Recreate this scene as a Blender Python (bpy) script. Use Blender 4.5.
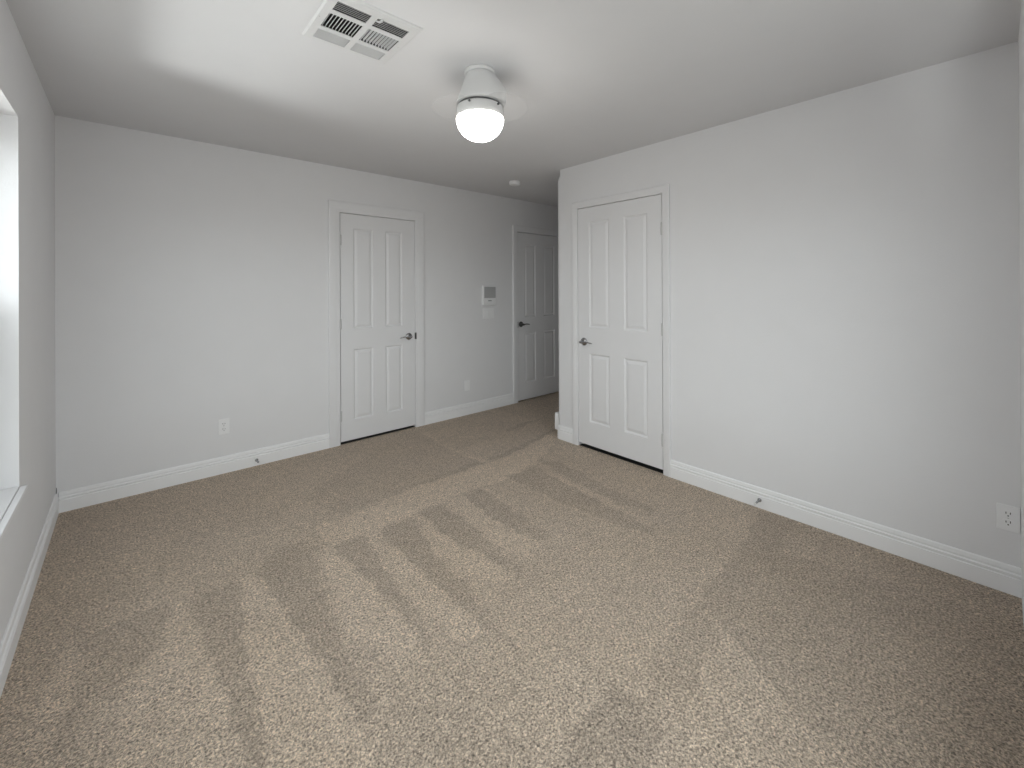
import bpy, bmesh, math, random
import numpy as np
from mathutils import Vector, Matrix

for o in list(bpy.data.objects):
    bpy.data.objects.remove(o)
SC = bpy.context.scene
COL = SC.collection
random.seed(4)

# ------------------------------------------------------------------ camera
F_PX, CX, CY = 431.45, 512.0, 288.71          # measured on a 1024 x 768 frame
EYE = Vector((0.0, 0.0, 1.3597))
YAW, PITCH, ROLL = 0.72565, -0.00131, -0.00443
fw = Vector((math.sin(YAW)*math.cos(PITCH), math.cos(YAW)*math.cos(PITCH), -math.sin(PITCH)))
rt = Vector((math.cos(YAW), -math.sin(YAW), 0.0))
up = rt.cross(fw)
r2 = math.cos(ROLL)*rt + math.sin(ROLL)*up
u2 = -math.sin(ROLL)*rt + math.cos(ROLL)*up
cam_d = bpy.data.cameras.new('camera')
cam_d.sensor_width = 36.0
cam_d.sensor_fit = 'HORIZONTAL'
cam_d.lens = F_PX/1024*36.0
cam_d.shift_x = (512.0-CX)/1024
cam_d.shift_y = -(384.0-CY)/1024
cam_d.clip_start = 0.01
cam = bpy.data.objects.new('camera', cam_d)
M = Matrix.Identity(4)
for i in range(3):
    M[i][0] = r2[i]; M[i][1] = u2[i]; M[i][2] = -fw[i]; M[i][3] = EYE[i]
cam.matrix_world = M
COL.objects.link(cam)
SC.camera = cam

# ------------------------------------------------------------------ exposure, world, daylight
SC.view_settings.view_transform = 'Standard'
SC.view_settings.look = 'None'
SC.view_settings.gamma = 1.0
SC.view_settings.use_curve_mapping = False
SC.view_settings.exposure = -0.55

W = bpy.data.worlds.new('daylight'); SC.world = W; W.use_nodes = True
nt = W.node_tree; nt.nodes.clear()
wo = nt.nodes.new('ShaderNodeOutputWorld'); bg = nt.nodes.new('ShaderNodeBackground')
tc = nt.nodes.new('ShaderNodeTexCoord'); sp = nt.nodes.new('ShaderNodeSeparateXYZ')
mr = nt.nodes.new('ShaderNodeMapRange'); mr.inputs[1].default_value = -0.06; mr.inputs[2].default_value = 0.06
cr = nt.nodes.new('ShaderNodeMix'); cr.data_type = 'RGBA'
cr.inputs[6].default_value = (0.38, 0.375, 0.37, 1)     # sunlit pale ground and walls outside
cr.inputs[7].default_value = (0.94, 0.97, 1.0, 1)       # bright hazy sky
nt.links.new(tc.outputs['Generated'], sp.inputs[0]); nt.links.new(sp.outputs['Z'], mr.inputs[0])
nt.links.new(mr.outputs[0], cr.inputs[0])
# a patch of sunlit paving just outside the left window, seen from the room low to the left
dv = Vector((-1, -0.12, -0.84)).normalized()
dot = nt.nodes.new('ShaderNodeVectorMath'); dot.operation = 'DOT_PRODUCT'; dot.inputs[1].default_value = dv
nt.links.new(tc.outputs['Generated'], dot.inputs[0])
pr = nt.nodes.new('ShaderNodeMapRange'); pr.interpolation_type = 'SMOOTHSTEP'
pr.inputs[1].default_value = math.cos(math.radians(7+2.5)); pr.inputs[2].default_value = math.cos(math.radians(7-2.5))
pr.inputs[3].default_value = 1.0; pr.inputs[4].default_value = 17
nt.links.new(dot.outputs['Value'], pr.inputs[0])
ms = nt.nodes.new('ShaderNodeMath'); ms.operation = 'MULTIPLY'; ms.inputs[1].default_value = 8.1
nt.links.new(pr.outputs[0], ms.inputs[0]); nt.links.new(ms.outputs[0], bg.inputs['Strength'])
nt.links.new(cr.outputs[2], bg.inputs['Color'])
nt.links.new(bg.outputs[0], wo.inputs[0])

def portal(name, loc, direction, sx, sy):
    d = bpy.data.lights.new(name, 'AREA'); d.shape = 'RECTANGLE'; d.size = sx; d.size_y = sy
    d.cycles.is_portal = True
    o = bpy.data.objects.new(name, d); COL.objects.link(o)
    o.location = loc; o.rotation_euler = Vector(direction).to_track_quat('-Z', 'Y').to_euler()
    return o

# ------------------------------------------------------------------ room measures (metres)
XL, XR = -0.340, 2.926          # left and right wall planes
YN, YB = -0.062, 3.838          # wall behind the camera, back wall
H = 2.44
WT = 0.12                       # wall thickness
XE = 4.72                       # end of the hallway
WIN_Y0, WIN_Y1, WIN_Z0, WIN_Z1 = 1.05, 2.672, 0.556, 2.078
N2_X0, N2_X1 = (0.15, 1.9)
portal('daylight_portal', (XL-0.16, (WIN_Y0+WIN_Y1)/2, (WIN_Z0+WIN_Z1)/2), (1, 0, 0), WIN_Z1-WIN_Z0, WIN_Y1-WIN_Y0)
portal('daylight_portal', ((N2_X0+N2_X1)/2, YN-0.16, (WIN_Z0+WIN_Z1)/2), (0, 1, 0), N2_X1-N2_X0, WIN_Z1-WIN_Z0)

# ------------------------------------------------------------------ materials
def mat(name, color, rough=0.6, metal=0.0, spec=0.5, bump=None, emis=None):
    m = bpy.data.materials.new(name); m.use_nodes = True
    n = m.node_tree; b = n.nodes['Principled BSDF']
    b.inputs['Base Color'].default_value = (*color, 1)
    b.inputs['Roughness'].default_value = rough
    b.inputs['Metallic'].default_value = metal
    b.inputs['Specular IOR Level'].default_value = spec
    if emis:
        b.inputs['Emission Color'].default_value = (*emis[0], 1)
        b.inputs['Emission Strength'].default_value = emis[1]
    t = n.nodes.new('ShaderNodeTexCoord')
    if bump:
        scale, strength, dist = bump
        no = n.nodes.new('ShaderNodeTexNoise'); no.inputs['Scale'].default_value = scale
        no.inputs['Detail'].default_value = 3
        bp = n.nodes.new('ShaderNodeBump'); bp.inputs['Strength'].default_value = strength
        bp.inputs['Distance'].default_value = dist
        n.links.new(t.outputs['Object'], no.inputs['Vector'])
        n.links.new(no.outputs['Fac'], bp.inputs['Height'])
        n.links.new(bp.outputs[0], b.inputs['Normal'])
    # a very slight unevenness of the surface colour
    n2 = n.nodes.new('ShaderNodeTexNoise'); n2.inputs['Scale'].default_value = 6
    n.links.new(t.outputs['Object'], n2.inputs['Vector'])
    mx = n.nodes.new('ShaderNodeMix'); mx.data_type = 'RGBA'
    mx.inputs[6].default_value = (*[c*0.985 for c in color], 1)
    mx.inputs[7].default_value = (*[min(1, c*1.015) for c in color], 1)
    n.links.new(n2.outputs['Fac'], mx.inputs[0])
    n.links.new(mx.outputs[2], b.inputs['Base Color'])
    return m

M_WALL = mat('wall_paint', (0.8, 0.798, 0.812), 0.85, spec=0.2, bump=(170, 0.25, 0.002))
M_CEIL = mat('ceiling_paint', (0.73, 0.728, 0.742), 0.9, spec=0.15, bump=(120, 0.25, 0.002))
M_TRIM = mat('trim_paint', (0.81, 0.808, 0.822), 0.38, spec=0.45)
M_BASE = mat('baseboard_paint_lit', (0.90, 0.90, 0.91), 0.4, spec=0.45)  # trim paint made paler, painting in light bounced up from the floor
M_DOOR = mat('door_paint', (0.8, 0.798, 0.812), 0.42, spec=0.4, bump=(260, 0.06, 0.001))
M_PLAST = mat('white_plastic', (0.88, 0.88, 0.89), 0.35)
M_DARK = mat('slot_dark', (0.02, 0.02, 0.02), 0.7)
M_NICKEL = mat('satin_nickel', (0.40, 0.40, 0.41), 0.24, metal=1.0)
M_STEEL = mat('dark_steel', (0.10, 0.10, 0.10), 0.45, metal=0.6)
M_HINGE = mat('painted_hinge', (0.62, 0.62, 0.62), 0.4)
M_SCREEN = mat('grey_screen', (0.46, 0.46, 0.465), 0.3)
M_BTN = mat('grey_button', (0.36, 0.37, 0.38), 0.5)
M_VENT = mat('register_enamel', (0.70, 0.70, 0.705), 0.45)
M_VOID = mat('duct_interior', (0.035, 0.035, 0.037), 0.9)
M_VINYL = mat('window_vinyl', (0.80, 0.805, 0.81), 0.4)
M_FAN = mat('fan_enamel', (0.74, 0.74, 0.74), 0.35)
M_RUBBER = mat('white_rubber', (0.75, 0.75, 0.74), 0.7)
M_GLOBE = mat('lit_opal_glass', (0.9, 0.88, 0.8), 0.3, emis=((1.0, 0.975, 0.92), 38.0))

def glassy(name, tint, gloss, diff=0.0, refl=0.05):
    m = bpy.data.materials.new(name); m.use_nodes = True
    n = m.node_tree; n.nodes.clear()
    out = n.nodes.new('ShaderNodeOutputMaterial')
    tr = n.nodes.new('ShaderNodeBsdfTransparent'); tr.inputs[0].default_value = (*tint, 1)
    gl = n.nodes.new('ShaderNodeBsdfGlossy'); gl.inputs['Roughness'].default_value = gloss
    df = n.nodes.new('ShaderNodeBsdfDiffuse'); df.inputs[0].default_value = (0.85, 0.85, 0.85, 1)
    m1 = n.nodes.new('ShaderNodeMixShader'); m2 = n.nodes.new('ShaderNodeMixShader')
    m1.inputs[0].default_value = diff
    n.links.new(tr.outputs[0], m1.inputs[1]); n.links.new(df.outputs[0], m1.inputs[2])
    m2.inputs[0].default_value = refl; n.links.new(m1.outputs[0], m2.inputs[1]); n.links.new(gl.outputs[0], m2.inputs[2])
    n.links.new(m2.outputs[0], out.inputs[0])
    return m
M_GLASS = glassy('window_glass', (0.96, 0.98, 0.97), 0.02)
M_SCREENMESH = glassy('insect_screen_mesh', (0.60, 0.60, 0.60), 0.5, diff=0.10, refl=0.01)
M_ACRYL = glassy('clear_acrylic', (0.975, 0.975, 0.975), 0.25, diff=0.022, refl=0.010)

def carpet():
    m = bpy.data.materials.new('beige_carpet'); m.use_nodes = True
    n = m.node_tree; b = n.nodes['Principled BSDF']; L = n.links.new
    t = n.nodes.new('ShaderNodeTexCoord')
    b.inputs['Roughness'].default_value = 1.0
    b.inputs['Specular IOR Level'].default_value = 0.05
    b.inputs['Sheen Weight'].default_value = 0.12
    b.inputs['Sheen Roughness'].default_value = 0.6
    def noise(scale, det, rough=0.6, dist=0.0):
        x = n.nodes.new('ShaderNodeTexNoise'); x.inputs['Scale'].default_value = scale
        x.inputs['Detail'].default_value = det; x.inputs['Roughness'].default_value = rough
        x.inputs['Distortion'].default_value = dist
        L(t.outputs['Object'], x.inputs['Vector']); return x
    fine = noise(125, 3, 0.7, 0.6); mid = noise(24, 2); big = noise(3.2, 3)
    hue = noise(2.0, 2)
    vor = n.nodes.new('ShaderNodeTexVoronoi'); vor.inputs['Scale'].default_value = 120
    L(t.outputs['Object'], vor.inputs['Vector'])
    # yarn tip colours
    ramp = n.nodes.new('ShaderNodeValToRGB')
    e = ramp.color_ramp.elements
    e[0].position = 0.33; e[0].color = (*[c*0.30 for c in (0.565, 0.462, 0.365)], 1)
    e[1].position = 0.66; e[1].color = (*[c*1.75 for c in (0.565, 0.462, 0.365)], 1)
    k = e.new(0.5); k.color = (*(0.565, 0.462, 0.365), 1)
    L(fine.outputs['Fac'], ramp.inputs[0])
    def mul(col, fac, lo, hi, fmin=0.3, fmax=0.7):
        r = n.nodes.new('ShaderNodeMapRange'); r.inputs[1].default_value = fmin; r.inputs[2].default_value = fmax
        r.inputs[3].default_value = lo; r.inputs[4].default_value = hi
        L(fac, r.inputs[0])
        x = n.nodes.new('ShaderNodeVectorMath'); x.operation = 'SCALE'
        L(col, x.inputs[0]); L(r.outputs[0], x.inputs['Scale']); return x.outputs[0]
    c = mul(ramp.outputs[0], mid.outputs['Fac'], 0.90, 1.10)
    c = mul(c, big.outputs['Fac'], 0.95, 1.05)
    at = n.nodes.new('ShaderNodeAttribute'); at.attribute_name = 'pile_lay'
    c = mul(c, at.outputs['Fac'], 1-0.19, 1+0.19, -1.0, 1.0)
    # slightly warmer and cooler yarn areas
    mx = n.nodes.new('ShaderNodeMix'); mx.data_type = 'RGBA'; mx.blend_type = 'MULTIPLY'; mx.inputs[0].default_value = 1.0
    hr = n.nodes.new('ShaderNodeMix'); hr.data_type = 'RGBA'
    hr.inputs[6].default_value = (1.02, 1.0, 0.965, 1); hr.inputs[7].default_value = (0.99, 1.0, 1.03, 1)
    L(hue.outputs['Fac'], hr.inputs[0]); L(c, mx.inputs[6]); L(hr.outputs[2], mx.inputs[7])
    L(mx.outputs[2], b.inputs['Base Color'])
    ad = n.nodes.new('ShaderNodeMath'); ad.operation = 'ADD'
    L(fine.outputs['Fac'], ad.inputs[0]); L(vor.outputs['Distance'], ad.inputs[1])
    bp = n.nodes.new('ShaderNodeBump'); bp.inputs['Strength'].default_value = 1.0; bp.inputs['Distance'].default_value = 0.009
    L(ad.outputs[0], bp.inputs['Height']); L(bp.outputs[0], b.inputs['Normal'])
    return m
M_CARPET = carpet()

# ------------------------------------------------------------------ mesh helpers
def finish(name, bm, m, parent=None, smooth=False, bevel=0.0, segs=2):
    bmesh.ops.recalc_face_normals(bm, faces=bm.faces)
    me = bpy.data.meshes.new(name); bm.to_mesh(me); bm.free()
    if smooth:
        for p in me.polygons: p.use_smooth = True
    me.materials.append(m)
    o = bpy.data.objects.new(name, me); COL.objects.link(o)
    if parent:
        o.parent = parent
        o.matrix_parent_inverse = parent.matrix_world.inverted()
    if bevel:
        b = o.modifiers.new('bevel', 'BEVEL'); b.width = bevel; b.segments = segs; b.limit_method = 'ANGLE'; b.angle_limit = 0.7
        for p in me.polygons: p.use_smooth = True
        o.modifiers.new('wn', 'WEIGHTED_NORMAL')
    return o

def box(bm, x0, x1, y0, y1, z0, z1):
    v = [bm.verts.new((x, y, z)) for x in (x0, x1) for y in (y0, y1) for z in (z0, z1)]
    for f in ((0,1,3,2),(4,6,7,5),(0,4,5,1),(2,3,7,6),(0,2,6,4),(1,5,7,3)):
        bm.faces.new([v[i] for i in f])
    return v

def lathe(bm, prof, origin, axis=(0,0,1), n=32, rmod=None, closed=False):
    """prof: list of (r, t) along axis from origin."""
    a = Vector(axis).normalized()
    s = Vector((1,0,0)) if abs(a.x) < 0.9 else Vector((0,1,0))
    e1 = a.cross(s).normalized(); e2 = a.cross(e1)
    o = Vector(origin); rings = []
    for r, t in prof:
        ring = []
        for i in range(n):
            th = 2*math.pi*i/n
            d = math.cos(th)*e1 + math.sin(th)*e2
            rr = rmod(r, t, d) if rmod else r
            ring.append(bm.verts.new(o + a*t + d*max(rr, 1e-5)))
        rings.append(ring)
    for A, B in zip(rings, rings[1:]):
        for i in range(n):
            bm.faces.new((A[i], A[(i+1) % n], B[(i+1) % n], B[i]))
    bm.faces.new(rings[0][::-1]); bm.faces.new(rings[-1])

def tube(bm, pts, rad, n=12, flat=1.0, upv=(0,0,1)):
    """round bar through pts; rad a number or list"""
    pts = [Vector(p) for p in pts]; rs = rad if isinstance(rad, (list, tuple)) else [rad]*len(pts)
    rings = []
    for i, p in enumerate(pts):
        d = (pts[min(i+1, len(pts)-1)] - pts[max(i-1, 0)]).normalized()
        U = Vector(upv)
        e1 = d.cross(U)
        if e1.length < 1e-4: e1 = d.cross(Vector((1,0,0)))
        e1.normalize(); e2 = e1.cross(d)
        rings.append([bm.verts.new(p + (math.cos(2*math.pi*k/n)*e1 + math.sin(2*math.pi*k/n)*e2*flat)*rs[i]) for k in range(n)])
    for A, B in zip(rings, rings[1:]):
        for k in range(n):
            bm.faces.new((A[k], A[(k+1) % n], B[(k+1) % n], B[k]))
    bm.faces.new(rings[0][::-1]); bm.faces.new(rings[-1])

def sweep_plan(bm, path, prof, side=1):
    """extrude profile [(depth, z)] along plan polyline; depth goes to the left of travel * side"""
    P = [Vector((p[0], p[1])) for p in path]; n = len(P); rows = []
    for i in range(n):
        dirs = []
        if i > 0: dirs.append((P[i]-P[i-1]).normalized())
        if i < n-1: dirs.append((P[i+1]-P[i]).normalized())
        ns = [Vector((-d.y, d.x))*side for d in dirs]
        m = sum(ns, Vector((0, 0))).normalized(); m = m/ m.dot(ns[0])
        rows.append([bm.verts.new((P[i].x+m.x*w, P[i].y+m.y*w, z)) for w, z in prof])
    k = len(prof)
    for A, B in zip(rows, rows[1:]):
        for j in range(k):
            bm.faces.new((A[j], A[(j+1) % k], B[(j+1) % k], B[j]))
    bm.faces.new(rows[0][::-1]); bm.faces.new(rows[-1])

class Plane:
    """wall face frame: u along the wall, v up, w out of the wall into the room"""
    def __init__(s, o, u, n): s.o = Vector(o); s.u = Vector(u); s.n = Vector(n)
    def __call__(s, u, v, w): return s.o + s.u*u + Vector((0,0,1))*v + s.n*w
BACK = Plane((0, YB, 0), (1, 0, 0), (0, -1, 0))        # u = x
RIGHT = Plane((XR, 0, 0), (0, 1, 0), (-1, 0, 0))       # u = y
LEFT = Plane((XL, 0, 0), (0, 1, 0), (1, 0, 0))         # u = y

def pbox(bm, P, u0, u1, v0, v1, w0, w1):
    v = [bm.verts.new(P(u, z, w)) for u in (u0, u1) for z in (v0, v1) for w in (w0, w1)]
    for f in ((0,1,3,2),(4,6,7,5),(0,4,5,1),(2,3,7,6),(0,2,6,4),(1,5,7,3)):
        bm.faces.new([v[i] for i in f])

def root(name, loc, label, cat, group=None):
    o = bpy.data.objects.new(name, None); COL.objects.link(o); o.location = loc
    o.empty_display_size = 0.05
    bpy.context.view_layer.update()
    tag(o, label, cat, group); return o
def tag(o, label=None, cat=None, group=None, kind=None):
    if label: o['label'] = label
    if cat: o['category'] = cat
    if group: o['group'] = group
    if kind: o['kind'] = kind
    return o
def struct(o, label, cat='wall'):
    return tag(o, label, cat, None, 'structure')

# ------------------------------------------------------------------ floor
X0, X1, Y0, Y1 = XL-0.16, XE+0.12, YN-0.16, 4.75
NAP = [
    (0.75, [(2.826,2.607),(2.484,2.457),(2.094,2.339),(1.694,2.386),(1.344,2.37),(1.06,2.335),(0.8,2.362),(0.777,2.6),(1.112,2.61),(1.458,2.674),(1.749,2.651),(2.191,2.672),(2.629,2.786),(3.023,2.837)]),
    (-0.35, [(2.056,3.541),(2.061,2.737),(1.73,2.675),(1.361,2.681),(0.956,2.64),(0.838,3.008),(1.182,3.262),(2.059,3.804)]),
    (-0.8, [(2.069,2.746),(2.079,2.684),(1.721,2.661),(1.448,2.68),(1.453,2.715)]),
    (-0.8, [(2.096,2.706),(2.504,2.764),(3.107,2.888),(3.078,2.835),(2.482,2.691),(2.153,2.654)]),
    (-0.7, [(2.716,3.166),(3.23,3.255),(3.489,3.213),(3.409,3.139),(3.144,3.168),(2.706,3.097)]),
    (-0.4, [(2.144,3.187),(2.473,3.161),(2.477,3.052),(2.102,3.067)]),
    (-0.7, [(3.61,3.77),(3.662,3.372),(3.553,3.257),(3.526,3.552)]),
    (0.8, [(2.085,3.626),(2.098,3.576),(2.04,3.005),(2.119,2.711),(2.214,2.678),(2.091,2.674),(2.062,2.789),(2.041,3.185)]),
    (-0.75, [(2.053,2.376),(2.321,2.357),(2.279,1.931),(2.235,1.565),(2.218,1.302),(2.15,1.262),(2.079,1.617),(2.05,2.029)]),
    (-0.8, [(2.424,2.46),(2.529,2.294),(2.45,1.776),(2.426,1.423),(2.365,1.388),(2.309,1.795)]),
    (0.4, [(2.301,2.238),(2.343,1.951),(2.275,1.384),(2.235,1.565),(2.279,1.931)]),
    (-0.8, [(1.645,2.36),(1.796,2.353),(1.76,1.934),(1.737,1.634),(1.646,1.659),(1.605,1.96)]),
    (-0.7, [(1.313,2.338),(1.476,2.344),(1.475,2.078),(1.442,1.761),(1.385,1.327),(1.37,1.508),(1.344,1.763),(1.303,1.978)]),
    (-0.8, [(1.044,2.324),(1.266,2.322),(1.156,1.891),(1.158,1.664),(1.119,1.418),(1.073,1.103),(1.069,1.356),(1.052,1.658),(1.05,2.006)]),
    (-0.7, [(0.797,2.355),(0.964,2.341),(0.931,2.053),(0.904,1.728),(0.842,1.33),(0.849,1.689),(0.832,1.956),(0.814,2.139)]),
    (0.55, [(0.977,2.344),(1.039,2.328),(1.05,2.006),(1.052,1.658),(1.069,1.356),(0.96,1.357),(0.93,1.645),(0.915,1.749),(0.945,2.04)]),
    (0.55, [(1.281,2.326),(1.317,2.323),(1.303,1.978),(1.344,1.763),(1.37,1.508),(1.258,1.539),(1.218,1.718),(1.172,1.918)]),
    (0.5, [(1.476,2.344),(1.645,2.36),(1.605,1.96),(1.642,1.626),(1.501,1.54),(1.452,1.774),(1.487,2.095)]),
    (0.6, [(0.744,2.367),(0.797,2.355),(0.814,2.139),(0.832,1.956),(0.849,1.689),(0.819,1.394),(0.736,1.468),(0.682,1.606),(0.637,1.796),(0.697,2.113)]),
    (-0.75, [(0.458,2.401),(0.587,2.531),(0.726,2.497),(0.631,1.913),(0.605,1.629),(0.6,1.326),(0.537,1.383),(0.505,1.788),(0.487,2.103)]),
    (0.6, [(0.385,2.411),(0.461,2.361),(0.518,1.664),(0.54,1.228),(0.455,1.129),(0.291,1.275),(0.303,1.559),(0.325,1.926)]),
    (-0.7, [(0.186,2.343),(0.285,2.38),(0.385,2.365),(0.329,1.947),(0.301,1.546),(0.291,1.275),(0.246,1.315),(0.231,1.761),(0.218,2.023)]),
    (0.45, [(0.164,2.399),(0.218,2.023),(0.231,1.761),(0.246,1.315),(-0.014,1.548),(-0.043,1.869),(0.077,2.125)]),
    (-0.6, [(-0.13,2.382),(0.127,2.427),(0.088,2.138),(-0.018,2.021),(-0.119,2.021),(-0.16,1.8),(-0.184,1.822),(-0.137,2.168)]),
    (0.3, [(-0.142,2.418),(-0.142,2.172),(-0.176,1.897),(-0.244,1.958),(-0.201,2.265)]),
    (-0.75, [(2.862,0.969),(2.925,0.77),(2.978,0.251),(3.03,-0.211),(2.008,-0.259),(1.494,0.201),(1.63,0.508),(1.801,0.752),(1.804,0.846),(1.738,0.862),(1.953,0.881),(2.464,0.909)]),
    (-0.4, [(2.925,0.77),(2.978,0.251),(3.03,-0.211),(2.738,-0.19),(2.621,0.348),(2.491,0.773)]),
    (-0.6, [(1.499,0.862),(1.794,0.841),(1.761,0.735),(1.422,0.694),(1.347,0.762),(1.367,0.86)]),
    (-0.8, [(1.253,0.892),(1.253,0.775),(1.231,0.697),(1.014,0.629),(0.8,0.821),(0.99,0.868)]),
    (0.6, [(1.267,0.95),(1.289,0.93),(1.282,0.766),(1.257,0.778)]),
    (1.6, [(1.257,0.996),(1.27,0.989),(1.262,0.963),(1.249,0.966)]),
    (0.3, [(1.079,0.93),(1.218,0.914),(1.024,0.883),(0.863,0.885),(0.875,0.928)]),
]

def build_floor():
    bm = bmesh.new(); s = 0.0115
    nx = int(round((XR+0.2-X0)/s)); ny = int(round((YB+0.1-Y0)/s))
    xs = np.linspace(X0, XR+0.2, nx+1); ys = np.linspace(Y0, YB+0.1, ny+1)
    GX, GY = np.meshgrid(xs, ys, indexing='ij')
    # wavy outlines, as the lay of the pile leaves them
    WX = GX + 0.009*np.sin(GY*31+GX*9) + 0.005*np.sin(GY*67+1.3)
    WY = GY + 0.009*np.sin(GX*27+2+GY*7) + 0.005*np.sin(GX*71)
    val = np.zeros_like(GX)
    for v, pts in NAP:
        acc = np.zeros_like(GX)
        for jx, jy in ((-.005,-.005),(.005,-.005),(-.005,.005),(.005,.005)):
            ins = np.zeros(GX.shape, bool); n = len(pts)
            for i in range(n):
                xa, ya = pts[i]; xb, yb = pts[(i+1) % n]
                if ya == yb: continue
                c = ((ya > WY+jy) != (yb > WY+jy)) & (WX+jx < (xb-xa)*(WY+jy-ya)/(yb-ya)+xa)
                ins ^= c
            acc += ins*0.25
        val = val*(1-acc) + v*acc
    for _ in range(0):
        p = np.pad(val, 1, mode='edge')
        val = (p[:-2,1:-1]+p[2:,1:-1]+p[1:-1,:-2]+p[1:-1,2:]+2*p[1:-1,1:-1])/6
    me = bpy.data.meshes.new('floor')
    idx = np.arange(GX.size).reshape(GX.shape)
    verts = np.stack([GX.ravel(), GY.ravel(), np.zeros(GX.size)], 1).tolist()
    faces = np.stack([idx[:-1,:-1], idx[1:,:-1], idx[1:,1:], idx[:-1,1:]], -1).reshape(-1, 4).tolist()
    vals = val.ravel().tolist()
    def quad(pts, flip=False):
        b = len(verts); verts.extend(pts); vals.extend([-0.2]*4); faces.append([b, b+1, b+2, b+3])
    xm, ym = XR+0.2, YB+0.1
    quad([(xm,Y0,0),(X1,Y0,0),(X1,ym,0),(xm,ym,0)])
    quad([(X0,ym,0),(X1,ym,0),(X1,Y1,0),(X0,Y1,0)])
    z = -0.12                                  # slab underneath
    quad([(X0,Y0,z),(X0,Y1,z),(X1,Y1,z),(X1,Y0,z)])
    quad([(X0,Y0,0),(X0,Y0,z),(X1,Y0,z),(X1,Y0,0)]); quad([(X0,Y1,0),(X1,Y1,0),(X1,Y1,z),(X0,Y1,z)])
    quad([(X0,Y0,0),(X0,Y1,0),(X0,Y1,z),(X0,Y0,z)]); quad([(X1,Y0,0),(X1,Y0,z),(X1,Y1,z),(X1,Y1,0)])
    me.from_pydata(verts, [], faces)
    a = me.attributes.new('pile_lay', 'FLOAT', 'POINT'); a.data.foreach_set('value', vals)
    me.materials.append(M_CARPET)
    o = bpy.data.objects.new('floor', me); COL.objects.link(o)
    return o
struct(build_floor(), 'beige cut pile carpet with vacuum marks across the whole room', 'floor')

# ------------------------------------------------------------------ walls with real openings
def wall(name, P, u0, u1, holes, th, label, z1=H):
    """P plane, wall body from w=0 back to w=-th, holes [(a,b,z0,z1)]"""
    bm = bmesh.new(); us = sorted({u0, u1, *[h[0] for h in holes], *[h[1] for h in holes]})
    for a, b in zip(us, us[1:]):
        hs = [h for h in holes if h[0] <= a+1e-6 and h[1] >= b-1e-6]
        if not hs: pbox(bm, P, a, b, 0, z1, -th, 0)
        else:
            h = hs[0]
            if h[2] > 0: pbox(bm, P, a, b, 0, h[2], -th, 0)
            pbox(bm, P, a, b, h[3], z1, -th, 0)
    bmesh.ops.remove_doubles(bm, verts=bm.verts, dist=1e-5)
    # drop the internal faces where boxes touch
    seen = {}
    for f in list(bm.faces):
        k = frozenset(v.index for v in f.verts) if False else tuple(sorted(tuple(round(c, 4) for c in v.co) for v in f.verts))
        seen.setdefault(k, []).append(f)
    dead = [f for fs in seen.values() if len(fs) > 1 for f in fs]
    if dead: bmesh.ops.delete(bm, geom=dead, context='FACES_ONLY')
    return struct(finish(name, bm, M_WALL), label)

D1 = dict(u0=1.388, u1=2.112, top=2.037, bot=0.023)      # door in the back wall
D2 = dict(u0=1.637, u1=2.424, top=2.052, bot=0.032)      # door in the right wall
D3 = dict(u0=3.494, u1=4.254, top=2.046, bot=0.014)      # door down the hallway
J = 0.022                                                # jamb allowance around a leaf
def hole(d): return (d['u0']-J, d['u1']+J, 0.0, d['top']+J)

wall('wall_left', LEFT, YN-0.15, YB+0.05, [(WIN_Y0, WIN_Y1, WIN_Z0, WIN_Z1)], 0.16, 'white wall on the left with the bright recessed window')
wall('wall_back', BACK, XL-0.16, X1, [hole(D1), hole(D3)], WT, 'white back wall with two panel doors')
wall('wall_near', Plane((0, YN, 0), (1, 0, 0), (0, 1, 0)), XL, XR, [(N2_X0, N2_X1, WIN_Z0, WIN_Z1)], 0.15, 'white wall behind the camera')

def right_wall():
    bm = bmesh.new(); h = hole(D2)
    P = RIGHT
    pbox(bm, P, YN-0.15, h[0], 0, H, -WT, 0)
    pbox(bm, P, h[0], h[1], h[3], H, -WT, 0)
    # end of the wall: rounded corner bead that turns square just under the ceiling
    R = 0.05; yc = 2.639; yflat = yc; yend = yc+R
    arc = [(XR+R-R*math.cos(a), yc+R*math.sin(a)) for a in [i*math.pi/2/10 for i in range(11)]]
    sq = []
    for i in range(11):
        t = i/10; sq.append((XR+0.062*t, 2.634+0.055*t))
    def ring(pl, z):
        pts = [(XR, h[1])] + pl + [(XR+WT, yend), (XR+WT, h[1])]
        return [bm.verts.new((x, y, z)) for x, y in pts]
    mid = [tuple(a*0.5+b*0.5 for a, b in zip(p, q)) for p, q in zip(arc, sq)]
    rings = [ring(arc, 0), ring(arc, H-0.095), ring(mid, H-0.065), ring(sq, H-0.045), ring(sq, H)]
    n = len(rings[0])
    for A, B in zip(rings, rings[1:]):
        for k in range(n): bm.faces.new((A[k], A[(k+1) % n], B[(k+1) % n], B[k]))
    bm.faces.new(rings[0][::-1]); bm.faces.new(rings[-1])
    o = finish('wall_right', bm, M_WALL)
    for p in o.data.polygons:
        c = p.center
        if c.y > 2.635 and abs(p.normal.z) < 0.5: p.use_smooth = True
    o.data.set_sharp_from_angle(angle=math.radians(30))
    return struct(o, 'white wall on the right ending in a rounded corner')
right_wall()
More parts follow.
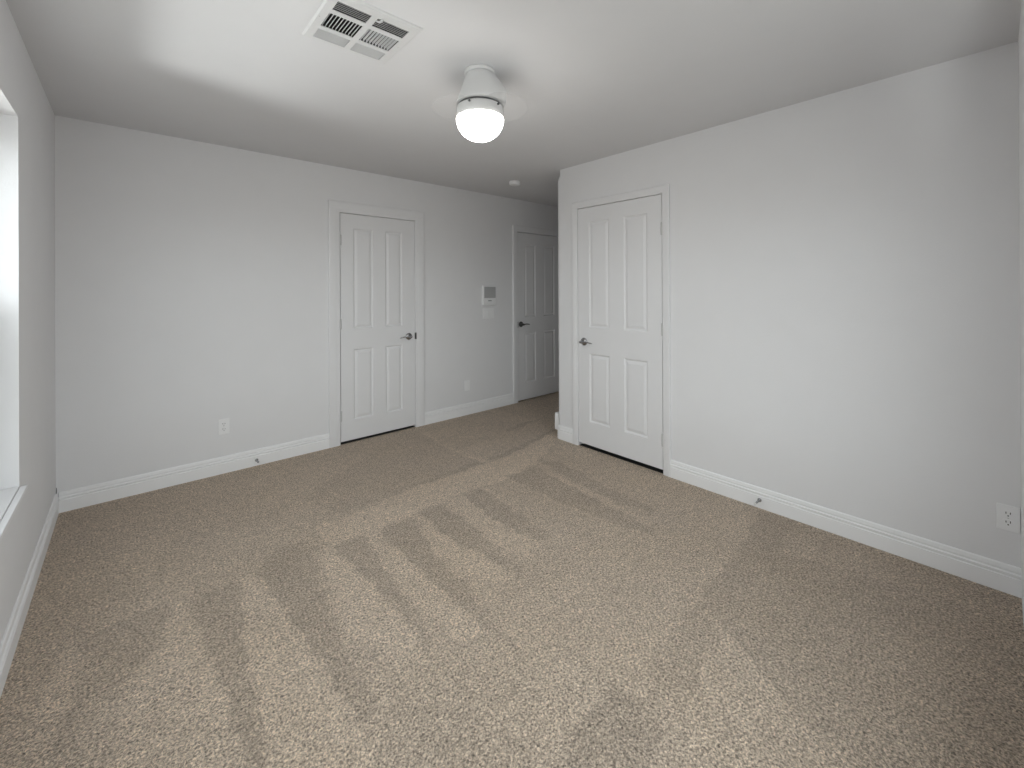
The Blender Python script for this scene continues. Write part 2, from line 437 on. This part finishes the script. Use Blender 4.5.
# hallway side, its end, and the closets behind the doors
bm = bmesh.new(); box(bm, XR+WT, XE, 2.569, 2.689, 0, H); struct(finish('wall_hall', bm, M_WALL), 'white hallway wall behind the rounded corner')
bm = bmesh.new(); box(bm, XE, XE+0.12, YN-0.15, YB, 0, H); struct(finish('wall_end', bm, M_WALL), 'white wall closing the hallway end')
bm = bmesh.new(); box(bm, XR+WT, XE, YN-0.15, YN, 0, H); struct(finish('wall_closet', bm, M_WALL), 'white wall inside the closet behind the right door')
bm = bmesh.new(); box(bm, X0, X1, 4.63, 4.75, 0, H); struct(finish('wall_far', bm, M_WALL), 'white wall of the space behind the back wall')
bm = bmesh.new(); box(bm, X0, X0+0.1, YB+WT, 4.63, 0, H); box(bm, X1-0.1, X1, YB+WT, 4.63, 0, H); box(bm, 2.8, 2.9, YB+WT, 4.63, 0, H)
struct(finish('wall_side', bm, M_WALL), 'white side walls of the space behind the back wall')

# ceiling with the duct opening
VX0, VX1, VY0, VY1 = 0.546, 0.912, 1.575, 1.940
def ceiling():
    bm = bmesh.new(); a, b, c, d = VX0+0.03, VX1-0.03, VY0+0.03, VY1-0.02
    z0, z1 = H, H+0.12
    box(bm, X0, a, Y0, Y1, z0, z1); box(bm, b, X1, Y0, Y1, z0, z1)
    box(bm, a, b, Y0, c, z0, z1); box(bm, a, b, d, Y1, z0, z1)
    return struct(finish('ceiling', bm, M_CEIL), 'flat white ceiling over the room', 'ceiling')
ceiling()

# ------------------------------------------------------------------ casings, jambs, baseboards
def casing(name, P, d, w, label, w_left=None):
    """architrave around a door: a profile swept up, over and down with mitred corners, plus the jamb lining"""
    bm = bmesh.new(); t = 0.016; g = 0.004
    prof = [(0, 0), (0, .009), (.004, .012), (w*.30, .0125), (w*.36, .0145), (w*.72, .016), (w*.90, .016), (w*.97, .0145), (w, .011), (w, 0)]
    a, b, h = d['u0']-g-0.002, d['u1']+g+0.002, d['top']+g
    rows = [[], [], [], []]
    for x, dp in prof:
        xl = x*(w_left/w) if w_left else x
        rows[0].append(bm.verts.new(P(a-xl, 0, dp))); rows[1].append(bm.verts.new(P(a-xl, h+x, dp)))
        rows[2].append(bm.verts.new(P(b+x, h+x, dp))); rows[3].append(bm.verts.new(P(b+x, 0, dp)))
    k = len(prof)
    for A, B in zip(rows, rows[1:]):
        for j in range(k): bm.faces.new((A[j], A[(j+1) % k], B[(j+1) % k], B[j]))
    bm.faces.new(rows[0][::-1]); bm.faces.new(rows[-1])
    # jamb lining and stop
    g2 = 0.0035
    pbox(bm, P, d['u0']-J, d['u0']-g2, 0, d['top']+J, -WT, 0.0)
    pbox(bm, P, d['u1']+g2, d['u1']+J, 0, d['top']+J, -WT, 0.0)
    pbox(bm, P, d['u0']-g2, d['u1']+g2, d['top']+g2+0.001, d['top']+J, -WT, 0.0)
    pbox(bm, P, d['u0']-g2, d['u0']+0.008, 0, d['top'], -0.075, -0.048)
    pbox(bm, P, d['u1']-0.008, d['u1']+g2, 0, d['top'], -0.075, -0.048)
    pbox(bm, P, d['u0']-g2, d['u1']+g2, d['top']-0.008, d['top']+g2, -0.075, -0.048)
    return struct(finish(name, bm, M_TRIM), label, 'door trim')
casing('trim_1', BACK, D1, 0.098, 'white casing around the middle door in the back wall')
casing('trim_2', RIGHT, D2, 0.058, 'white casing around the door in the right wall')
casing('trim_3', BACK, D3, 0.074, 'white casing around the hallway door')

for nm, P_, d_, lb in (('gap_shade_1', BACK, D1, 'dark strip painting shade into the gap under the middle door'), ('gap_shade_2', RIGHT, D2, 'dark strip painting shade into the gap under the door in the right wall')):
    bm = bmesh.new(); pbox(bm, P_, d_['u0']-0.002, d_['u1']+0.002, 0.0005, 0.004, -WT, -0.004)  # black strip on the carpet, painting in the shade below the door leaf
    struct(finish(nm, bm, M_DARK), lb, 'painted shade')

BPROF = [(0.0, 0.0), (0.0145, 0.0), (0.0145, 0.074), (0.0105, 0.077), (0.0105, 0.081), (0.0140, 0.085), (0.0140, 0.092),
         (0.0080, 0.096), (0.0080, 0.101), (0.0100, 0.105), (0.0075, 0.120), (0.004, 0.125), (0.0, 0.125)]
def baseboard(name, path, label, side=1):
    bm = bmesh.new(); sweep_plan(bm, path, BPROF, side)
    return struct(finish(name, bm, M_BASE), label, 'baseboard')
baseboard('baseboard_left', [(XL, YN), (XL, YB)], 'white baseboard along the left wall', -1)
baseboard('baseboard_back', [(XL+0.0145, YB), (D1['u0']-0.104, YB)], 'white baseboard along the back wall left of its door', -1)
baseboard('baseboard_back', [(D1['u1']+0.104, YB), (D3['u0']-0.080, YB)], 'white baseboard along the back wall between the two doors', -1)
baseboard('baseboard_back', [(D3['u1']+0.080, YB), (XE, YB)], 'white baseboard beyond the hallway door', -1)
baseboard('baseboard_right', [(XR, YN), (XR, D2['u0']-0.064)], 'white baseboard along the right wall', 1)
R_ = 0.05
baseboard('baseboard_right', [(XR, D2['u1']+0.064), (XR, 2.630)] + [(XR+R_-R_*math.cos(a), 2.639+R_*math.sin(a)) for a in [i*math.pi/2/8 for i in range(1, 9)]] + [(XE, 2.689)],
          'white baseboard wrapping the rounded corner into the hallway', 1)

# ------------------------------------------------------------------ panel doors
def panel_door(name, P, d, panels, face_w, label, handle_u, handle_v, lever_dir, lever_mat, hinges=None, hinge_u=None, latch=None):
    bm = bmesh.new(); u0, u1, v0, v1 = d['u0'], d['u1'], d['bot'], d['top']
    us = sorted({u0, u1, *[p[0] for p in panels], *[p[1] for p in panels]})
    vs = sorted({v0, v1, *[p[2] for p in panels], *[p[3] for p in panels]})
    V = {}
    def vert(u, v, w):
        k = (round(u, 4), round(v, 4), round(w, 4))
        if k not in V: V[k] = bm.verts.new(P(u, v, w))
        return V[k]
    def q(*pts): bm.faces.new([vert(*p) for p in pts])
    for ua, ub in zip(us, us[1:]):
        for va, vb in zip(vs, vs[1:]):
            if any(p[0] <= ua+1e-6 and p[1] >= ub-1e-6 and p[2] <= va+1e-6 and p[3] >= vb-1e-6 for p in panels): continue
            q((ua, va, face_w), (ub, va, face_w), (ub, vb, face_w), (ua, vb, face_w))
    for a, b, c, e in panels:
        rings = [(0, 0), (.004, -.0035), (.010, -.0085), (.016, -.0095), (.021, -.0075), (.036, -.0025), (.039, -.002)]
        rr = [[(a+i, c+i, face_w+dd), (b-i, c+i, face_w+dd), (b-i, e-i, face_w+dd), (a+i, e-i, face_w+dd)] for i, dd in rings]
        for A, B in zip(rr, rr[1:]):
            for k in range(4): q(A[k], A[(k+1) % 4], B[(k+1) % 4], B[k])
        q(*rr[-1])
    t = 0.035; fb = face_w-t
    # edges follow the grid points so the leaf is closed
    for ua, ub in zip(us, us[1:]):
        q((ua, v0, face_w), (ub, v0, face_w), (ub, v0, fb), (ua, v0, fb)); q((ua, v1, face_w), (ub, v1, face_w), (ub, v1, fb), (ua, v1, fb))
    for va, vb in zip(vs, vs[1:]):
        q((u0, va, face_w), (u0, vb, face_w), (u0, vb, fb), (u0, va, fb)); q((u1, va, face_w), (u1, vb, face_w), (u1, vb, fb), (u1, va, fb))
    for ua, ub in zip(us, us[1:]):
        for va, vb in zip(vs, vs[1:]): q((ua, va, fb), (ub, va, fb), (ub, vb, fb), (ua, vb, fb))
    door = struct(finish(name, bm, M_DOOR), label, 'door')
    hm = M_NICKEL if lever_mat == 'nickel' else M_STEEL
    bm = bmesh.new(); c = P(handle_u, handle_v, face_w)
    lathe(bm, [(0.0, -0.001), (0.033, -0.001), (0.034, 0.003), (0.032, 0.008), (0.024, 0.013), (0.0135, 0.0155), (0.012, 0.020), (0.012, 0.040), (0.0125, 0.052), (0.010, 0.058), (0.0, 0.059)], c, P.n, 28)
    handle = finish('door_handle', bm, hm, door, smooth=True)
    handle['label'] = 'satin nickel lever handle' if lever_mat == 'nickel' else 'dark metal lever handle'
    bm = bmesh.new(); L = lever_dir
    pts = [P(handle_u+L*s, handle_v+z, face_w+w) for s, z, w in ((-.010, 0, .050), (.006, 0, .051), (.025, .001, .051), (.050, .003, .049), (.078, .001, .045), (.100, -.003, .041), (.112, -.007, .038))]
    tube(bm, pts, [0.007, .0095, .0085, .0075, .0075, .0070, .0035], 12, 0.75)
    finish('lever', bm, hm, handle, smooth=True)
    for hv in hinges or []:
        bm = bmesh.new(); s = 1 if hinge_u > (u0+u1)/2 else -1
        o_ = P(hinge_u, hv-0.045, face_w+0.003)
        lathe(bm, [(0.0, -.003), (.004, -.002), (.0055, 0), (.0055, .0295), (.0049, .030), (.0055, .0305), (.0055, .0595), (.0049, .060), (.0055, .0605), (.0055, .09), (.004, .092), (0.0, .093)], o_, (0,0,1), 14)
        pbox(bm, P, hinge_u-0.010, hinge_u+0.010, hv-0.045, hv+0.045, face_w-0.001, face_w+0.0012)
        finish('hinge', bm, M_HINGE, door)
    if latch:
        bm = bmesh.new(); a, b, z0, z1 = latch
        pbox(bm, P, a, b, z0, z1, 0.001, face_w+0.013)
        o = finish('latch_plate', bm, M_STEEL, door, bevel=0.001); o['label'] = 'dark metal latch plate'
    return door
panel_door('door_1', BACK, D1, [(1.502, 1.686, 1.010, 1.912), (1.806, 1.980, 1.010, 1.912), (1.502, 1.686, .198, .830), (1.806, 1.980, .198, .830)],
           0.004, 'white four panel door in the middle of the back wall', 2.046, 0.903, -1, 'nickel',
           hinges=(1.80, 1.06, 0.25), hinge_u=1.388, latch=(2.113, 2.126, 0.872, 0.936))
panel_door('door_2', RIGHT, D2, [(1.756, 1.964, 1.033, 1.931), (2.102, 2.308, 1.033, 1.931), (1.756, 1.964, .230, .812), (2.102, 2.308, .230, .812)],
           0.004, 'white four panel door in the right wall', 2.362, 0.908, -1, 'nickel',
           hinges=(1.80, 1.06, 0.25), hinge_u=1.637)
panel_door('door_3', BACK, D3, [(3.612, 3.803, 1.020, 1.913), (3.943, 4.147, 1.020, 1.913), (3.612, 3.803, .215, .830), (3.943, 4.147, .215, .830)],
           -0.004, 'white four panel door partly hidden down the hallway', 3.548, 0.935, 1, 'steel', latch=(3.4915, 3.4965, 0.90, 0.97))

# ------------------------------------------------------------------ windows
def window(name, P, a, b, z0, z1, label, sill=True, screen=True):
    fr = bmesh.new(); w0, w1 = -0.145, -0.085; f = 0.045
    pbox(fr, P, a, b, z0, z0+f, w0, w1); pbox(fr, P, a, b, z1-f, z1, w0, w1)
    pbox(fr, P, a, a+f, z0+f, z1-f, w0, w1); pbox(fr, P, b-f, b, z0+f, z1-f, w0, w1)
    win = struct(finish(name, fr, M_VINYL, bevel=0.002), label, 'window')
    mid = (z0+z1)/2; s = 0.036
    for k, (c, d, ww) in enumerate(((z0+f, mid+0.018, -0.112), (mid-0.018, z1-f, -0.138))):
        bm = bmesh.new()
        pbox(bm, P, a+f, b-f, c, c+s, ww, ww+0.024); pbox(bm, P, a+f, b-f, d-s, d, ww, ww+0.024)
        pbox(bm, P, a+f, a+f+s, c+s, d-s, ww, ww+0.024); pbox(bm, P, b-f-s, b-f, c+s, d-s, ww, ww+0.024)
        sash = finish('sash', bm, M_VINYL, win)
        bm = bmesh.new(); pbox(bm, P, a+f+s, b-f-s, c+s, d-s, ww+0.010, ww+0.014)
        finish('pane', bm, M_GLASS, sash)
    if screen:
        bm = bmesh.new(); pbox(bm, P, a+f, b-f, z0+f, mid, -0.1430, -0.1425)
        o = finish('insect_screen', bm, M_SCREENMESH, win); o['label'] = 'grey insect screen over the lower half'
    if sill:
        bm = bmesh.new(); pbox(bm, P, a-0.012, b+0.012, z0-0.018, z0, 0.0, 0.022); pbox(bm, P, a+0.0005, b-0.0005, z0-0.0, z0+0.006, w1, 0.001)
        finish('window_sill', bm, M_TRIM, win, bevel=0.003)
    return win
window('window_1', LEFT, WIN_Y0, WIN_Y1, WIN_Z0, WIN_Z1, 'bright recessed window at the left edge')
window('window_added', Plane((0, YN, 0), (1, 0, 0), (0, 1, 0)), N2_X0, N2_X1, WIN_Z0, WIN_Z1, 'unseen window added behind the camera to light the room', sill=False, screen=False)  # added window, out of view, there to brighten the room

# ------------------------------------------------------------------ ceiling register
def register():
    r = root('ceiling_vent', ((VX0+VX1)/2, (VY0+VY1)/2, H), 'white six section louvred air register in the ceiling', 'vent')
    cols = [(0.582, 0.714), (0.738, 0.874)]; rows = [(1.622, 1.686), (1.710, 1.818), (1.842, 1.914)]
    zb, zt = H-0.009, H-0.001
    bm = bmesh.new()
    xs = [VX0+.006, 0.582, 0.714, 0.738, 0.874, VX1-.006]; ys = [VY0+.006, 1.622, 1.686, 1.710, 1.818, 1.842, 1.914, VY1-.006]
    for i in range(5):
        for j in range(7):
            if i in (1, 3) and j in (1, 3, 5): continue
            box(bm, xs[i], xs[i+1], ys[j], ys[j+1], zb, zb+0.004)
    bmesh.ops.remove_doubles(bm, verts=bm.verts, dist=1e-5)
    # sloping rim up to the ceiling
    A = [(VX0, VY0), (VX1, VY0), (VX1, VY1), (VX0, VY1)]; B = [(VX0+.006, VY0+.006), (VX1-.006, VY0+.006), (VX1-.006, VY1-.006), (VX0+.006, VY1-.006)]
    va = [bm.verts.new((x, y, H-0.0005)) for x, y in A]; vm = [bm.verts.new((x, y, H-0.003)) for x, y in A]; vb = [bm.verts.new((x, y, zb)) for x, y in B]
    for k in range(4):
        bm.faces.new((va[k], va[(k+1) % 4], vm[(k+1) % 4], vm[k])); bm.faces.new((vm[k], vm[(k+1) % 4], vb[(k+1) % 4], vb[k]))
    finish('face_frame', bm, M_VENT, r)
    def blade(bm, c, axis, length, tilt, wd=0.0125, th=0.0009):
        d = Vector((math.sin(tilt), 0, math.cos(tilt))) if axis == 'y' else Vector((0, math.sin(tilt), math.cos(tilt)))
        a = Vector((0, 1, 0)) if axis == 'y' else Vector((1, 0, 0)); nn = d.cross(a)
        vs = [bm.verts.new(Vector(c)+a*s*length/2+d*t*wd/2+nn*q*th/2) for s in (-1, 1) for t in (-1, 1) for q in (-1, 1)]
        for f in ((0,1,3,2),(4,6,7,5),(0,4,5,1),(2,3,7,6),(0,2,6,4),(1,5,7,3)): bm.faces.new([vs[i] for i in f])
    zc = H-0.001
    for ci, (x0, x1) in enumerate(cols):
        for ri, (y0, y1) in enumerate(rows):
            if ri == 1:
                n = 10
                for k in range(n):
                    bm = bmesh.new(); blade(bm, (x0+(k+.5)*(x1-x0)/n, (y0+y1)/2, zc), 'y', y1-y0, (0.3, -0.12)[ci]); finish('louvre', bm, M_VENT, r)
            else:
                n = 6
                for k in range(n):
                    bm = bmesh.new(); blade(bm, ((x0+x1)/2, y0+(k+.5)*(y1-y0)/n, zc), 'x', x1-x0, {0: 0.88, 2: -0.3}[ri], 0.0135); finish('louvre', bm, M_VENT, r)
    # dark duct boot above
    bm = bmesh.new(); a, b, c, d = VX0+.03, VX1-.03, VY0+.03, VY1-.02
    e = 0.0012
    box(bm, a, a+e, c, d, H+.002, H+.118); box(bm, b-e, b, c, d, H+.002, H+.118); box(bm, a, b, c, c+e, H+.002, H+.118); box(bm, a, b, d-e, d, H+.002, H+.118); box(bm, a, b, c, d, H+.116, H+.119)
    o = finish('duct_boot', bm, M_VOID, r); o['label'] = 'dark duct behind the louvres'
    bm = bmesh.new(); tube(bm, [(0.742, 1.640, zb+.001), (0.745, 1.630, zb-.008), (0.748, 1.612, zb-.012), (0.749, 1.604, zb-.006)], [.004, .0045, .0045, .003], 10)
    finish('damper_lever', bm, M_VENT, r, smooth=True)
    for x, y in ((0.728-.17, 1.758), (0.728+.165, 1.758)):
        bm = bmesh.new(); lathe(bm, [(0, -.002), (.0035, -.002), (.004, 0), (0, .0005)], (x, y, zb), (0, 0, -1), 12); finish('screw', bm, M_HINGE, r, smooth=True)
register()

# ------------------------------------------------------------------ ceiling fan light
def fan():
    cx, cy = (1.303, 1.702)
    r = root('ceiling_fan', (cx, cy, H), 'small white ceiling fan with two folded clear blades and a lit round globe', 'ceiling fan')
    bm = bmesh.new()
    lathe(bm, [(0, 0), (.074, 0), (.077, -.004), (.077, -.012), (.070, -.018), (0, -.019)], (cx, cy, H), (0, 0, 1), 40)
    finish('canopy', bm, M_FAN, r, smooth=True)
    side = Vector((0.748, -0.663, 0))
    def rm(rr, t, d):
        k = max(0.0, d.dot(side)); bulge = math.exp(-((t+.095)/.062)**2)*0.034
        return rr + (k**1.3)*bulge if rr > .01 else rr
    bm = bmesh.new()
    lathe(bm, [(0, -.017), (.060, -.017), (.067, -.021), (.071, -.028), (.075, -.041), (.080, -.056), (.086, -.074), (.0925, -.092), (.099, -.111), (.106, -.130), (.112, -.147), (.1150, -.158), (.113, -.166), (.100, -.169), (0, -.169)], (cx, cy, H), (0, 0, 1), 56, rm)
    hs = finish('motor_housing', bm, M_FAN, r, smooth=True); hs.data.set_sharp_from_angle(angle=math.radians(50))
    bm = bmesh.new(); lathe(bm, [(0, -.168), (.104, -.168), (.104, -.179), (0, -.179)], (cx, cy, H), (0, 0, 1), 48)
    o = finish('shadow_ring', bm, M_STEEL, r, smooth=False); o['label'] = 'dark gap ring above the light kit'
    bm = bmesh.new(); lathe(bm, [(0, -.178), (.106, -.178), (.1115, -.181), (.114, -.187), (.1155, -.211), (.1155, -.233), (.112, -.237), (0, -.237)], (cx, cy, H), (0, 0, 1), 56)
    col = finish('light_collar', bm, M_FAN, r, smooth=True); col.data.set_sharp_from_angle(angle=math.radians(45))
    for a in (math.radians(-152), math.radians(-80), math.radians(40)):
        d = Vector((math.cos(a), math.sin(a), 0)); bm = bmesh.new()
        lathe(bm, [(0, -.002), (.004, -.002), (.004, .004), (.0055, .005), (.0055, .008), (0, .009)], Vector((cx, cy, H-.192))+d*.1135, d, 12)
        o = finish('thumb_screw', bm, M_STEEL, col, smooth=True)
    bm = bmesh.new(); prof = [(.108, -.232)]
    for i in range(0, 15):
        a = i/14*math.pi/2; prof.append((.1165*math.cos(a)**0.92, -.238-.105*math.sin(a)))
    lathe(bm, prof, (cx, cy, H), (0, 0, 1), 56)
    g = finish('glass_globe', bm, M_GLOBE, r, smooth=True); g['label'] = 'glowing opal glass globe'
    # clear blades, folded back beside the housing
    for k in range(2):
        base = -0.7257 + k*math.pi; bm = bmesh.new(); n = 22; top = []; bot = []
        zt = H-0.172
        for i in range(n+1):
            t = i/n; a = base + (t-.5)*math.radians(140)
            ro = .112 + (.238-.112)*max(0, math.sin(math.pi*t))**0.40
            zz = zt - .012*(t-.5)
            top.append([bm.verts.new((cx+rad*math.cos(a), cy+rad*math.sin(a), zz-(rad-.1)*.08)) for rad in (.090, (.1+ro)/2, ro)])
            bot.append([bm.verts.new((cx+rad*math.cos(a), cy+rad*math.sin(a), zz-.0035-(rad-.1)*.08)) for rad in (.090, (.1+ro)/2, ro)])
        for i in range(n):
            for j in range(2):
                bm.faces.new((top[i][j], top[i][j+1], top[i+1][j+1], top[i+1][j])); bm.faces.new((bot[i][j], bot[i+1][j], bot[i+1][j+1], bot[i][j+1]))
            bm.faces.new((top[i][2], bot[i][2], bot[i+1][2], top[i+1][2])); bm.faces.new((top[i][0], top[i+1][0], bot[i+1][0], bot[i][0]))
        for e in (0, n):
            for j in range(2): bm.faces.new((top[e][j], bot[e][j], bot[e][j+1], top[e][j+1]))
        o = finish('fan_blade', bm, M_ACRYL, r, smooth=False); o['label'] = 'folded clear acrylic blade'
fan()

# ------------------------------------------------------------------ smoke detector
bm = bmesh.new(); lathe(bm, [(0, 0), (.057, 0), (.059, -.003), (.059, -.012), (.0565, -.014), (.0565, -.017), (.054, -.028), (.046, -.033), (.018, -.035), (0, -.035)], (2.905, 3.225, H), (0, 0, 1), 36)
sd = finish('smoke_detector', bm, M_PLAST, smooth=True); sd.data.set_sharp_from_angle(angle=math.radians(40))
tag(sd, 'round white smoke detector on the ceiling near the hallway', 'smoke detector')

# ------------------------------------------------------------------ wall plates
def outlet(P, u, v, label):
    r = root('wall_outlet', P(u, v, 0), label, 'outlet', 'duplex outlets low on the walls')
    bm = bmesh.new(); pbox(bm, P, u-.035, u+.035, v-.057, v+.057, 0.0, 0.0055)
    finish('cover_plate', bm, M_PLAST, r, bevel=0.0025)
    for s in (-1, 1):
        c = v+s*0.0195; bm = bmesh.new(); pts = []
        n = 20
        for i in range(n):
            a = 2*math.pi*i/n; x = .0172*math.cos(a); z = max(-.0145, min(.0145, .0172*math.sin(a))); pts.append((x, z))
        A = [bm.verts.new(P(u+x, c+z, .005)) for x, z in pts]; B = [bm.verts.new(P(u+x, c+z, .0075)) for x, z in pts]
        for i in range(n): bm.faces.new((A[i], A[(i+1) % n], B[(i+1) % n], B[i]))
        bm.faces.new(B); bm.faces.new(A[::-1])
        f = finish('receptacle', bm, M_PLAST, r)
        bm = bmesh.new()
        pbox(bm, P, u-.0078, u-.0052, c-.001, c+.0085, .0070, .0079); pbox(bm, P, u+.0052, u+.0078, c-.001, c+.0075, .0070, .0079)
        lathe(bm, [(0, -.0005), (.0026, -.0005), (.0026, .0004), (0, .0005)], P(u, c-.0085, .0075), P.n, 12)
        finish('slots', bm, M_DARK, f)
    bm = bmesh.new(); lathe(bm, [(0, -.001), (.003, -.001), (.0028, .0006), (0, .0009)], P(u, v, .0055), P.n, 12); finish('screw', bm, M_HINGE, r, smooth=True)
outlet(BACK, 0.525, 0.346, 'white duplex outlet on the back wall, left of the middle door')
outlet(RIGHT, -0.025, 0.332, 'white duplex outlet on the right wall at the right edge')
def blank_outlet(P, u, v):
    r = root('wall_outlet', P(u, v, 0), 'small white outlet on the back wall between the two doors', 'outlet')
    bm = bmesh.new(); pbox(bm, P, u-.035, u+.035, v-.057, v+.057, 0.0, 0.0055); finish('cover_plate', bm, M_PLAST, r, bevel=0.0025)
    bm = bmesh.new(); pbox(bm, P, u-.0165, u+.0165, v-.0335, v+.0335, .005, .0072); finish('receptacle', bm, M_PLAST, r, bevel=0.001)
blank_outlet(BACK, 2.745, 0.318)

def switches(P, u0, u1, v0, v1):
    r = root('light_switch', P((u0+u1)/2, (v0+v1)/2, 0), 'white triple gang switch plate below the wall keypad', 'light switch')
    bm = bmesh.new(); pbox(bm, P, u0, u1, v0, v1, 0, .0055); finish('cover_plate', bm, M_PLAST, r, bevel=0.0025)
    for k in range(3):
        c = u0+(u1-u0)*(k+.5)/3; bm = bmesh.new()
        vs = [P(c+a, (v0+v1)/2+b, w) for a, b, w in ((-.0165, -.033, .005), (.0165, -.033, .005), (.0165, .033, .005), (-.0165, .033, .005), (-.0165, -.033, .0115), (.0165, -.033, .0115), (.0165, 0, .0085), (-.0165, 0, .0085), (.0165, .033, .0065), (-.0165, .033, .0065))]
        q = [bm.verts.new(p) for p in vs]
        for f in ((0,1,5,4),(4,5,6,7),(7,6,8,9),(9,8,2,3),(0,4,7,9,3),(1,2,8,6,5),(0,3,2,1)): bm.faces.new([q[i] for i in f])
        finish('rocker', bm, M_PLAST, r)
switches(BACK, 2.962, 3.124, 1.030, 1.148)

def keypad(P, u0, u1, v0, v1):
    r = root('wall_keypad', P((u0+u1)/2, (v0+v1)/2, 0), 'white wall keypad with grey screen above the switches', 'keypad')
    bm = bmesh.new(); pbox(bm, P, u0, u1, v0, v1, 0, .024); finish('body', bm, M_PLAST, r, bevel=0.004)
    bm = bmesh.new(); pbox(bm, P, u0+.014, u1-.008, v0+.082, v1-.012, .023, .0255); o = finish('screen', bm, M_SCREEN, r, bevel=0.001); o['label'] = 'grey screen'
    bm = bmesh.new(); pbox(bm, P, u0+.070, u0+.118, v0+.046, v0+.058, .023, .0258); o = finish('button', bm, M_BTN, r, bevel=0.001); o['label'] = 'small dark grey button'
    bm = bmesh.new(); pbox(bm, P, u0+.020, u0+.052, v0+.044, v0+.060, .023, .0255); finish('button', bm, M_PLAST, r, bevel=0.001)
keypad(BACK, 2.955, 3.140, 1.180, 1.402)

# small white device low on the hallway side of the rounded corner
r = root('plug_in_device', (2.99, 2.689, .07), 'small white plug-in device low on the hallway side of the corner', 'plug-in device')
bm = bmesh.new(); box(bm, 2.955, 3.025, 2.693, 2.744, .058, .214); finish('body', bm, M_PLAST, r, bevel=0.008, segs=3)
bm = bmesh.new(); box(bm, 2.972, 3.008, 2.688, 2.695, .135, .175); finish('plug', bm, M_PLAST, r)

# ------------------------------------------------------------------ spring door stops on the baseboards
def stop(P, u, v, label, length=0.072):
    r = root('door_stop', P(u, v, .0145), label, 'door stop')
    bm = bmesh.new(); lathe(bm, [(0, -.001), (.0115, -.001), (.0120, .002), (.008, .006), (.005, .009), (0, .010)], P(u, v, .0145), P.n, 20); finish('base', bm, M_NICKEL, r, smooth=True)
    bm = bmesh.new(); pts = []; turns = 13; c = P(u, v, .022); e1 = P.u; e2 = Vector((0, 0, 1)); N = turns*10
    for i in range(N+1):
        t = i/N; a = t*turns*2*math.pi; rr = .0042+.0008*(1-t)
        pts.append(c + P.n*(t*(length-.012)) + (e1*math.cos(a)+e2*math.sin(a))*rr)
    tube(bm, pts, .0009, 5, 1.0, upv=P.n); finish('spring', bm, M_NICKEL, r, smooth=True)
    bm = bmesh.new(); lathe(bm, [(0, 0), (.006, 0), (.0075, .002), (.0075, .011), (.0062, .014), (0, .0145)], P(u, v, .022+length-.014), P.n, 18); finish('rubber_tip', bm, STOP_TIP, r, smooth=True)
STOP_TIP = M_BTN
stop(BACK, 0.736, 0.044, 'short spring door stop on the back wall baseboard', 0.05)
STOP_TIP = M_RUBBER
stop(RIGHT, 0.985, 0.050, 'spring door stop with white tip on the right wall baseboard')
bm = bmesh.new(); tube(bm, [(-.3385, YB-.022, .119), (-.336, YB-.022, .128), (-.335, YB-.022, .142), (-.335, YB-.023, .160)], [.0018, .0018, .0018, .0015], 8)
tag(finish('cable_stub', bm, M_STEEL, smooth=True), 'short dark cable stub above the baseboard in the left corner', 'cable')
